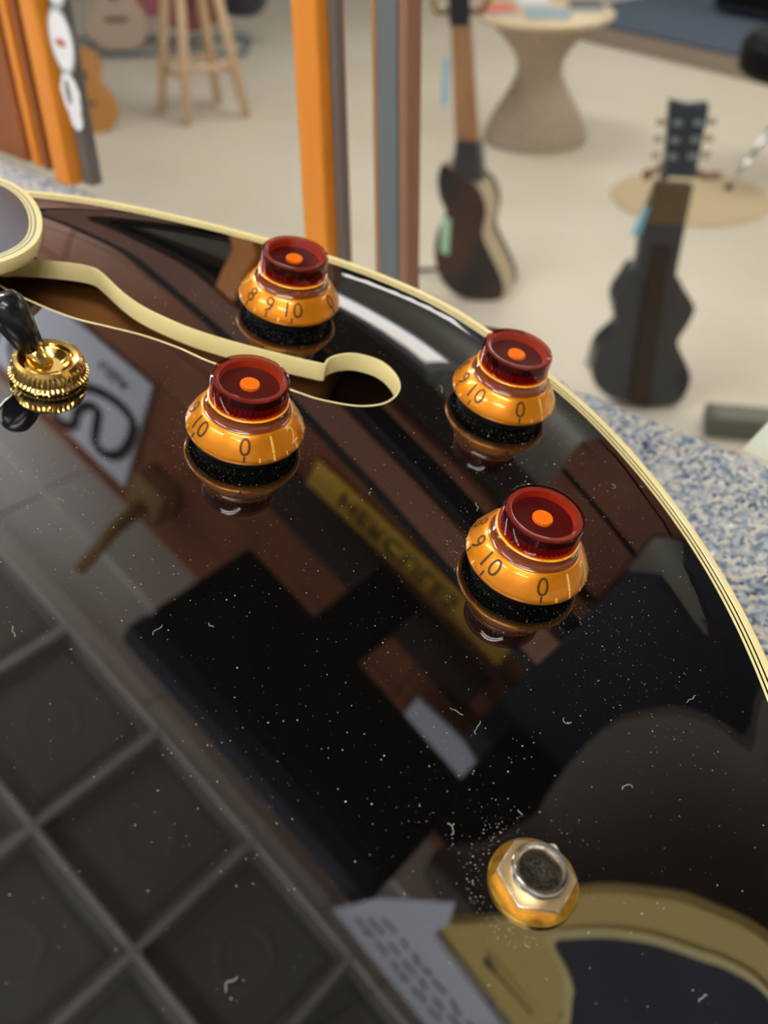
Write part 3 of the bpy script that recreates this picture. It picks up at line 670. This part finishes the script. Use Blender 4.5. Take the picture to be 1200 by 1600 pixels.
sh = smooth_poly([(0.182, 2.256), (0.2, 2.17), (0.231, 2.097), (0.268, 2.043), (0.36, 1.93), (0.6, 1.88), (0.74, 2.05), (0.70, 2.3), (0.5, 2.40), (0.29, 2.36), (0.262, 2.318), (0.251, 2.284), (0.22, 2.275)], 120)
child_of(plate_ew([tuple(p) for p in sh], 0.637, 0.003).build('dark_inset', M['navy']), ol); ribbon([tuple(p) for p in sh[::4]], 0.012, 0.635, 'cream_edge', 'cream', ol, True, 0.002, 120)
child_of(MB().tube([hall(0.163, 0.632, 2.399), hall(0.187, 0.63, 2.394), hall(0.25, 0.632, 2.394)], [0.005, 0.0015, 0.0015], 8).build('hook', M['umber']), ol)
pp = tag(empty('paper_notice', hall(0.1, 0.632, 2.4)), 'white paper notice with rows of dark handwriting above the olive panel', 'notice')
child_of(plate_ew([(-0.013, 2.646), (0.016, 2.518), (0.083, 2.358), (0.100, 2.404), (0.100, 2.456), (0.242, 2.466), (0.45, 2.48), (0.42, 2.66), (0.186, 2.648)], 0.628, 0.002).build('sheet', M['white']), pp)
for row in range(3):
    z = 2.60 - row * 0.032; x = 0.02 + 0.012 * row; k = 0
    while x < 0.36:
        L = random.uniform(0.012, 0.03)
        ribbon([(x, z), (x + L * .25, z + random.uniform(-.006, .007)), (x + L * .5, z), (x + L * .75, z + random.uniform(-.007, .006)), (x + L, z)], 0.006, 0.6265, 'handwriting', 'ink', pp, False, 0.0005, 12); x += L + random.uniform(.006, .016)
hang(pp, 0.12, 0.634, 2.5); hang(pp, 0.38, 0.634, 2.5)

# ------------------------------------------------------------------ stickers on the glass
M['sticker'] = mat('white_vinyl', lin(244, 246, 248), 0.35); M['sticker_grey'] = mat('grey_vinyl', lin(176, 184, 186), 0.4); M['sticker_red'] = mat('faded_red_print', lin(196, 132, 116), 0.5)
def oval(cx, cz, rx, rz_, n=40, wob=0.0): return [(cx + rx * (1 + wob * math.sin(7 * a)) * math.cos(a), cz + rz_ * (1 + wob * math.cos(9 * a)) * math.sin(a)) for a in np.linspace(0, 2 * PI, n, endpoint=False)]
def wplate(poly, w, t): return MB().prism(poly, WW * t, lambda p: tuple(win(p[0], w, p[1])))
GW = WOFF - 0.0006
def sticker(e, z, label, rx=0.0125, rz_=0.0185):
    t = tag(empty('sticker', win(e, GW, z - rz_)), label, 'sticker')
    child_of(wplate(oval(e, z, rx, rz_), GW - 0.0006, 0.0006).build('backing', M['sticker_grey']), t)
    child_of(wplate(oval(e, z, rx * .86, rz_ * .86), GW - 0.0008, 0.0003).build('face', M['sticker']), t)
    child_of(wplate(oval(e - 0.0005, z - 0.001, rx * .42, rz_ * .13, 24, .18), GW - 0.0010, 0.0003).build('print', M['sticker_red']), t)
sticker(-0.5625, 1.4165, 'white oval sticker with red print, middle one on the glass by the orange post')
sticker(-0.5595, 1.4525, 'white oval sticker cut by the top of the photo beside the orange post')
t = tag(empty('sticker', win(-0.562, GW, 1.367)), 'white chain shaped sticker with dark oval centre, lowest on the glass', 'sticker')
child_of(wplate(oval(-0.5635, 1.3865, 0.0095, 0.0125, 60, .06), GW - 0.0006, 0.0006).build('backing', M['sticker']), t)
child_of(wplate(oval(-0.562, 1.3735, 0.0062, 0.007, 30, .04), GW - 0.0007, 0.0006).build('tail', M['sticker']), t)
child_of(wplate(oval(-0.565, 1.388, 0.0022, 0.007, 30), GW - 0.0010, 0.0003).build('centre', M['gasket']), t)

# pale card standing by the ledge, lower right
M['mint'] = mat('pale_card', lin(236, 242, 222), 0.6)
t = wplate([(-0.125, LEDGE - 0.004), (-0.01, LEDGE - 0.004), (-0.01, LEDGE + 0.075), (-0.088, LEDGE + 0.075)], WOFF + 0.004, 0.002).build('price_card', M['mint']); tag(t, 'pale greenish card standing at the far edge of the carpeted plinth', 'card')

# ------------------------------------------------------------------ things on the shop floor
def wood(name, a, b_, s=14): return mat(name, lin(*a), 0.5, noise=(lin(*b_), s, (1, 1, 0.15), 0.3, 0.7))
M['stoolw'] = wood('pale_beech', (224, 194, 156), (206, 172, 132))
sto = tag(empty('bar_stool', (-0.92, 5.56, 0)), 'tall pale wooden bar stool with four splayed legs and rungs', 'stool')
feet = [(-1.15, 5.60), (-0.98, 5.36), (-0.69, 5.50), (-0.87, 5.76)]; ctr = Vector((-0.92, 5.56, 0)); legs = []
for x, y in feet:
    f_ = Vector((x, y, 0)) - ctr; tp_ = Vector((f_.x * .46, f_.y * .46, 0.74)); legs.append((f_, tp_))
    MB().tube([f_, f_.lerp(tp_, .5), tp_], [0.022, 0.026, 0.022], 12).build('leg', M['stoolw'], sto, smooth=True)
for i in range(4):
    for h_ in (0.30 + 0.05 * (i % 2),):
        a = legs[i][0].lerp(legs[i][1], h_); b2 = legs[(i + 1) % 4][0].lerp(legs[(i + 1) % 4][1], h_); MB().tube([a, b2], 0.017, 10).build('rung', M['stoolw'], sto, smooth=True)
MB().lathe([(0.02, 0.735), (0.15, 0.735), (0.16, 0.75), (0.155, 0.765), (0.02, 0.77)], 40).build('seat', M['stoolw'], sto, auto=40)

# wicker table
M['wicker'] = mat('brown_wicker', lin(196, 180, 160), 0.8, noise=(lin(158, 140, 122), 60, (1, 1, 3), 0.35, 0.7)); M['tabletop'] = mat('pale_tabletop', lin(214, 196, 160), 0.4)
wt = tag(empty('wicker_table', (0.765, 5.08, 0)), 'hourglass shaped woven wicker table with a round pale top', 'table')
prof = [(0.245, 0.0), (0.25, 0.015), (0.235, 0.06), (0.20, 0.13), (0.155, 0.20), (0.118, 0.27), (0.104, 0.32), (0.112, 0.37), (0.15, 0.43), (0.205, 0.49), (0.255, 0.53), (0.27, 0.545)]
pr = smooth_poly(prof, 140, False); pr[:, 0] += 0.0025 * np.sin(np.arange(140) * PI / 2)
n = 96; v = []; f = []
for i, (r, z) in enumerate(pr):
    for k in range(n):
        a = 2 * PI * k / n; q = r + 0.002 * math.cos(k * PI / 2) * (1 if (i // 2) % 2 else -1); v.append((q * math.cos(a), q * math.sin(a), z))
for i in range(139):
    for k in range(n): f.append((i * n + k, i * n + (k + 1) % n, (i + 1) * n + (k + 1) % n, (i + 1) * n + k))
MB().add(v, f).build('woven_base', M['wicker'], wt, smooth=True)
MB().lathe([(0.02, 0.545), (0.31, 0.545), (0.322, 0.555), (0.322, 0.566), (0.31, 0.574), (0.02, 0.575)], 64).build('tabletop', M['tabletop'], wt, auto=40)
for i, (x, y, rz_, c, lb) in enumerate(((0.55, 5.06, .1, (214, 120, 100), 'red and white magazine at the left of the wicker table'), (0.73, 5.22, 0.05, (226, 226, 224), 'white paper sheaf in the middle of the wicker table'), (0.76, 4.94, 1.5, (150, 178, 190), 'pale blue leaflet lying on the wicker table'), (0.96, 5.12, -.1, (92, 96, 100), 'dark grey booklet at the right of the wicker table'))):
    t = tag(empty('magazine', (x, y, 0.576), rz_), lb, 'magazine'); MB().bevel_box((0, 0, 0.006), (0.15, 0.2, 0.012), 0.002).build('pages', M['white'], t); MB().box((0, 0, 0.0135), (0.152, 0.2, 0.002)).build('cover', mat('printed_cover', lin(*c), .4), t)

# back-view guitar with cream sides, standing left of centre
def flat(y): return lambda p: (p[0], y, p[1])
M['gback'] = mat('dark_sunburst', lin(44, 40, 42), 0.3, noise=(lin(84, 54, 44), 5, (1, 1, 1), 0.45, 0.7)); M['gside'] = mat('cream_side', lin(196, 180, 150), 0.4); M['neckw'] = wood('tan_neck', (176, 134, 98), (158, 116, 84)); M['gblack'] = mat('dark_finish', lin(46, 50, 56), 0.3, ior=1.6)
ga = tag(empty('acoustic_guitar', (0.31, 3.26, 0.0)), 'dark backed guitar with cream side stripe and tan neck standing turned away', 'guitar')
gp = [(0.205, 0.48), (0.229, 0.463), (0.284, 0.43), (0.322, 0.396), (0.343, 0.353), (0.350, 0.31), (0.343, 0.267), (0.345, 0.229), (0.376, 0.165), (0.410, 0.096), (0.425, 0.04), (0.408, 0.006), (0.334, 0.004), (0.259, 0.028), (0.204, 0.089), (0.183, 0.175), (0.192, 0.258), (0.217, 0.314), (0.196, 0.372), (0.188, 0.435)]
go = smooth_poly(gp, 100)
def put(o, par): return child_of(o, par)
ex = Vector((0.052, 0.075, 0.012))
put(MB().add([flat(3.26)(p) for p in go], [tuple(range(100))]).build('back_plate', M['gback']), ga)
sd = MB(); sd.add([flat(3.26)(p) for p in go] + [Vector(flat(3.26)(p)) + ex * .8 for p in go], [(i, (i + 1) % 100, 100 + (i + 1) % 100, 100 + i) for i in range(100)]); put(sd.build('body_side', M['gside'], smooth=True), ga)
fr = MB(); fr.add([Vector(flat(3.26)(p)) + ex * .8 for p in go] + [Vector(flat(3.26)(p)) + ex * 1.05 for p in go], [(i, (i + 1) % 100, 100 + (i + 1) % 100, 100 + i) for i in range(100)] + [tuple(range(199, 99, -1))]); put(fr.build('front_plate', M['gblack']), ga)
put(MB().prism([(0.219, 0.885), (0.272, 0.884), (0.312, 0.54), (0.242, 0.55)], (0.01, 0.03, 0), flat(3.268)).build('neck', M['neckw']), ga)
put(MB().prism([(0.242, 0.552), (0.312, 0.542), (0.330, 0.42), (0.235, 0.45)], (0.02, 0.05, 0), flat(3.254)).build('heel', M['gblack']), ga)
put(MB().prism([(0.202, 1.06), (0.269, 1.06), (0.276, 0.882), (0.215, 0.882)], (0.0, 0.02, 0), flat(3.268)).build('headstock', M['gblack']), ga)
for zt in (0.92, 0.97, 1.02):
    for x in (0.196, 0.283): put(MB().lathe([(0.002, 0), (0.010, 0.002), (0.010, 0.014), (0.002, 0.016)], 12, (x, 3.275, zt)).build('tuner', M['nickel']), ga)
tag(put(MB().prism([(0.202, 0.305), (0.234, 0.30), (0.230, 0.175), (0.203, 0.185)], (0, 0.003, 0), flat(3.252)).build('paper_tag', mat('mint_tag', lin(176, 222, 190), .6)), ga))
put(MB().prism([(0.200, 0.796), (0.217, 0.796), (0.216, 0.657), (0.196, 0.658)], (0, 0.003, 0), flat(3.262)).build('price_tag', mat('sky_tag', lin(150, 200, 226), .6)), ga)
st1 = tag(empty('guitar_stand', (0.3, 3.4, 0)), 'brass toned guitar hanger pole holding the cream sided guitar', 'stand'); M['brass'] = mat('dull_brass', lin(150, 120, 70), .5, metal=.4)
MB().tube([(0.0, 0.02, 0.02), (-0.03, 0.0, 0.89), (-0.045, -0.02, 0.895)], 0.012, 10).build('pole', M['brass'], st1, smooth=True)
for a in (0.6, 1.6, 2.5): MB().tube([(0, 0.02, 0.05), (0.2 * math.cos(a), 0.02 + 0.16 * math.sin(a), 0.008)], 0.008, 8).build('leg', M['gblack'], st1, smooth=True)
MB().tube([(-0.13, -0.03, 0.94), (-0.12, -0.03, 0.90), (-0.045, -0.02, 0.895), (0.02, -0.03, 0.90), (0.04, -0.03, 0.94)], 0.01, 8).build('yoke', M['brass'], st1, smooth=True)

# black guitar with wide neck, right
gb = tag(empty('black_guitar', (0.74, 2.53, 0)), 'small black guitar with broad neck and dark brown centre stripe standing upright', 'guitar')
rp_ = [(0.678, 0.43), (0.655, 0.4), (0.631, 0.347), (0.640, 0.291), (0.650, 0.255), (0.606, 0.202), (0.596, 0.117), (0.634, 0.056), (0.71, 0.022), (0.800, 0.006), (0.861, 0.022), (0.879, 0.085), (0.866, 0.133), (0.830, 0.195), (0.824, 0.224), (0.843, 0.269), (0.852, 0.319), (0.816, 0.368), (0.783, 0.411)]
ro = [tuple(p) for p in smooth_poly(rp_, 100)]
put(MB().prism(ro, (0.0, 0.075, 0), flat(2.53)).build('body', M['gblack'], auto=40), gb)
put(MB().prism([(0.673, 0.56), (0.786, 0.553), (0.783, 0.40), (0.678, 0.41)], (0, 0.04, 0), flat(2.522)).build('neck', M['gblack']), gb)
put(MB().prism([(0.699, 0.664), (0.789, 0.655), (0.786, 0.5525), (0.673, 0.5595)], (0, 0.03, 0), flat(2.524)).build('neck_wrap', mat('olive_wrap', lin(96, 84, 60), .7)), gb)
put(MB().prism([(0.705, 0.50), (0.757, 0.50), (0.768, 0.012), (0.709, 0.03)], (0, 0.008, 0), flat(2.517)).build('centre_stripe', mat('dark_walnut', lin(44, 32, 26), .4)), gb)
put(MB().prism([(0.698, 0.863), (0.742, 0.853), (0.791, 0.857), (0.795, 0.84), (0.790, 0.675), (0.712, 0.68)], (0, 0.02, 0), flat(2.526)).build('headstock', mat('slate_head', lin(58, 70, 80), .35)), gb)
for i, zt in enumerate((0.725, 0.765, 0.805)):
    for x, s in ((0.724, -1), (0.772, 1)):
        tn = put(MB().lathe([(0.002, 0), (0.011, 0.002), (0.011, 0.012), (0.003, 0.014)], 14, (x - 0.002 * i * 0, 2.518, zt)).build('tuner', mat('tuner_steel', lin(150, 160, 160), .3, metal=.3)), gb)
        put(MB().bevel_box((x + s * 0.038, 2.535, zt + 0.005), (0.022, 0.01, 0.018), 0.003).build('tuner_button', M['gside']), gb)
put(MB().prism([(0.668, 0.60), (0.684, 0.61), (0.672, 0.535), (0.648, 0.53)], (0, 0.003, 0), flat(2.515)).build('price_tag', mat('blue_tag', lin(130, 196, 226), .6)), gb)
st2 = tag(empty('guitar_stand', (0.745, 2.64, 0)), 'black upright stand with a padded yoke behind the small black guitar', 'stand')
MB().tube([(0, 0.03, 0.03), (0, 0.0, 0.68)], 0.011, 10).build('pole', M['gblack'], st2, smooth=True)
MB().tube([(-0.085, -0.14, 0.70), (-0.075, -0.10, 0.675), (0, 0, 0.68), (0.075, -0.10, 0.675), (0.095, -0.14, 0.69)], 0.010, 8).build('yoke', mat('tan_yoke', lin(150, 118, 88), .6), st2, smooth=True)
for a in (0.4, 2.2, 1.3): MB().tube([(0, 0.03, 0.05), (0.18 * math.cos(a), 0.03 + 0.16 * math.sin(a), 0.009)], 0.008, 8).build('leg', M['gblack'], st2, smooth=True)

# simple upright guitars on the far rack
def far_guitar(x, y, z, s, col, label, rz=0.0, tilt=0.18):
    t = tag(empty('guitar', (x, y, z), rz), label, 'guitar', None)
    o = [(0.0, 0.0), (0.11, 0.01), (0.19, 0.09), (0.195, 0.18), (0.14, 0.27), (0.125, 0.31), (0.145, 0.38), (0.12, 0.46), (0.03, 0.49)]; o = o + [(-a, b_) for a, b_ in reversed(o[1:])]
    R_ = Matrix.Rotation(-tilt, 3, 'X'); m = mat('guitar_finish', lin(*col), .3); P = [tuple(p * s) for p in smooth_poly(o, 60)]
    def pr(poly, y0, d, name, mm_): 
        b_ = MB().prism(poly, (0, d, 0), flat(y0)); b_.v = [tuple(R_ @ Vector(q)) for q in b_.v]; b_.build(name, mm_, t, auto=40)
    pr(P, 0, 0.09, 'body', m)
    pr([(0.045 * s * math.cos(a), 0.33 * s + 0.045 * s * math.sin(a)) for a in np.linspace(0, 2 * PI, 24, endpoint=False)], -0.002, 0.004, 'sound_hole', M['black'])
    pr([(-0.07 * s, 0.16 * s), (0.07 * s, 0.16 * s), (0.07 * s, 0.185 * s), (-0.07 * s, 0.185 * s)], -0.006, 0.008, 'bridge', M['umber'])
    pr([(-0.028 * s, 0.40 * s), (0.028 * s, 0.40 * s), (0.024 * s, 0.86 * s), (-0.024 * s, 0.86 * s)], -0.012, 0.03, 'neck', M['umber'])
    pr([(-0.03 * s, 0.86 * s), (0.03 * s, 0.86 * s), (0.04 * s, 1.02 * s), (-0.04 * s, 1.02 * s)], -0.004, 0.018, 'headstock', M['black'])
    return t
far_guitar(-1.60, 6.78, 0.06, 0.95, (186, 160, 140), 'pale tan acoustic guitar at the left of the far floor rack')
far_guitar(-1.44, 6.98, 0.20, 0.8, (170, 66, 80), 'rose red guitar hung between the tan and the brick red guitars', 0.1)
far_guitar(-1.16, 6.84, 0.14, 0.9, (122, 50, 38), 'brick red guitar behind the legs of the wooden stool', -0.1)
far_guitar(-0.88, 7.0, 0.19, 0.85, (34, 32, 40), 'black guitar at the right end of the far floor rack', -0.35)
far_guitar(-1.455, 5.24, 0.0, 0.82, (186, 128, 56), 'honey brown guitar standing behind the chain shaped sticker', 0.3)
rkf = tag(empty('floor_rack', (-1.25, 6.9, 0)), 'blue grey metal floor rack carrying the far row of guitars', 'rack'); M['bluesteel'] = mat('blue_grey_metal', lin(110, 124, 134), .5)
for nm, a, b2 in (('front_bar', (-0.6, -0.12, 0.03), (0.42, -0.12, 0.03)), ('rear_bar', (-0.6, 0.25, 0.03), (0.42, 0.25, 0.03)), ('cradle_bar', (-0.6, -0.05, 0.11), (0.42, -0.05, 0.11))): MB().tube([a, b2], 0.014, 10).build(nm, M['bluesteel'], rkf, smooth=True)
for x in (-0.6, -0.1, 0.42): MB().tube([(x, -0.14, 0.02), (x, 0.27, 0.02)], 0.014, 10).build('foot', M['bluesteel'], rkf, smooth=True); MB().tube([(x, -0.05, 0.02), (x, -0.05, 0.12)], 0.012, 8).build('upright', M['bluesteel'], rkf, smooth=True)

# blue carpeted riser, top right, and the black amplifiers on it
d0, d1 = Vector((1.32, 7.13, 0)), Vector((2.11, 6.09, 0)); dv = (d1 - d0).normalized(); dn = Vector((-dv.y, dv.x, 0)); a0 = d0 - dv * 0.25; a1 = d1 + dv * 2.2
rs = tag(empty('floor_riser', tuple(a0)), 'low stage riser with dark blue carpet and grey brown front skirting', 'riser'); z0 = Vector((0, 0, 0))
L_ = (a1 - a0)
MB().prism([(0, 0), tuple(L_[:2]), tuple((L_ + dn * 2.2)[:2]), tuple((dn * 2.2)[:2])], (0, 0, 0.10)).build('skirting', mat('grey_brown_skirting', lin(160, 146, 132), .6), rs)
MB().prism([tuple((dn * .01)[:2]), tuple((L_ + dn * .01)[:2]), tuple((L_ + dn * 2.19)[:2]), tuple((dn * 2.19)[:2])], (0, 0, 0.02), lambda p: (p[0], p[1], 0.10)).build('carpet', mat('blue_carpet', lin(80, 92, 108), .95), rs)
def amp(p, wd, dp, h, label, rz):
    t = tag(empty('amplifier', p, rz), label, 'amplifier'); MB().bevel_box((0, 0, h / 2 + .02), (wd, dp, h), .02).build('cabinet', M['gblack'], t); MB().box((0, -dp / 2 - .004, h * .42 + .02), (wd - .08, .01, h * .66)).build('grille', M['black'], t); MB().box((0, -dp / 2 - .004, h * .88 + .02), (wd - .08, .01, h * .14)).build('control_panel', M['steel'], t)
    for x in (-1, 1): MB().lathe([(.01, 0), (.02, 0), (.02, .02), (.01, .02)], 12, (x * wd * .4, 0, 0)).build('foot', M['black'], t)
ap = a0 + dv * 1.0 + dn * 0.95; amp((ap.x, ap.y, 0.12), 0.7, 0.3, 0.5, 'black amplifier cabinet on the blue riser nearest the wicker table', math.atan2(dv.y, dv.x))
ap = a0 + dv * 1.95 + dn * 0.9; amp((ap.x, ap.y, 0.12), 0.7, 0.3, 0.55, 'black amplifier cabinet at the right end of the blue riser', math.atan2(dv.y, dv.x))

# chrome-legged throne at the right edge
th = tag(empty('drum_throne', (1.70, 4.33, 0)), 'black padded stool on chrome tripod legs at the right edge', 'stool')
M['chrome'] = mat('chrome', (0.9, 0.9, 0.92, 1), .12, metal=1)
for a in (3.25, 5.3, 1.2):
    e_ = Vector((0.2 * math.cos(a), 0.2 * math.sin(a), 0.012)); lg = MB().tube([(0, 0, 0.36), e_ * .82 + Vector((0, 0, .07)), e_], [0.012, 0.013, 0.011], 10).build('leg', M['chrome'], th, smooth=True); MB().lathe([(.004, 0), (.016, 0), (.016, .022), (.006, .03)], 14, tuple(e_ - Vector((0, 0, .012)))).build('rubber_foot', M['black'], lg, smooth=True)
MB().tube([(0, 0, .12), (0, 0, .47)], .015, 12).build('column', M['chrome'], th, smooth=True)
MB().lathe([(.02, .46), (.21, .46), (.24, .49), (.24, .58), (.20, .62), (.02, .625)], 40).build('seat', M['black'], th, auto=40)
# low grey-green box and a round disc standing in for a stool's reflection
bx = tag(empty('foot_pedal', (1.0, 2.40, 0), -0.2), 'low dark grey green pedal box on the floor right of the black guitar', 'pedal'); MB().bevel_box((0, 0, .03), (.2, .1, .06), .008).build('case', mat('grey_green', lin(92, 96, 84), .6), bx); MB().bevel_box((0, -.01, .063), (.16, .07, .008), .002).build('tread', mat('grey_green_top', lin(112, 114, 100), .6), bx)
tag(MB().lathe([(.02, 0.0), (.33, 0.0), (.335, .004), (.33, .008), (.02, .009)], 64, (1.32, 4.23, 0)).build('stool_ghost', mat('tan_stool_ghost', lin(204, 184, 148), .8), None, auto=40), 'round tan floor disc added for the glass reflection of a stool', 'reflection')  # added disc: ghost reflection of a stool in the glass, put into its colour
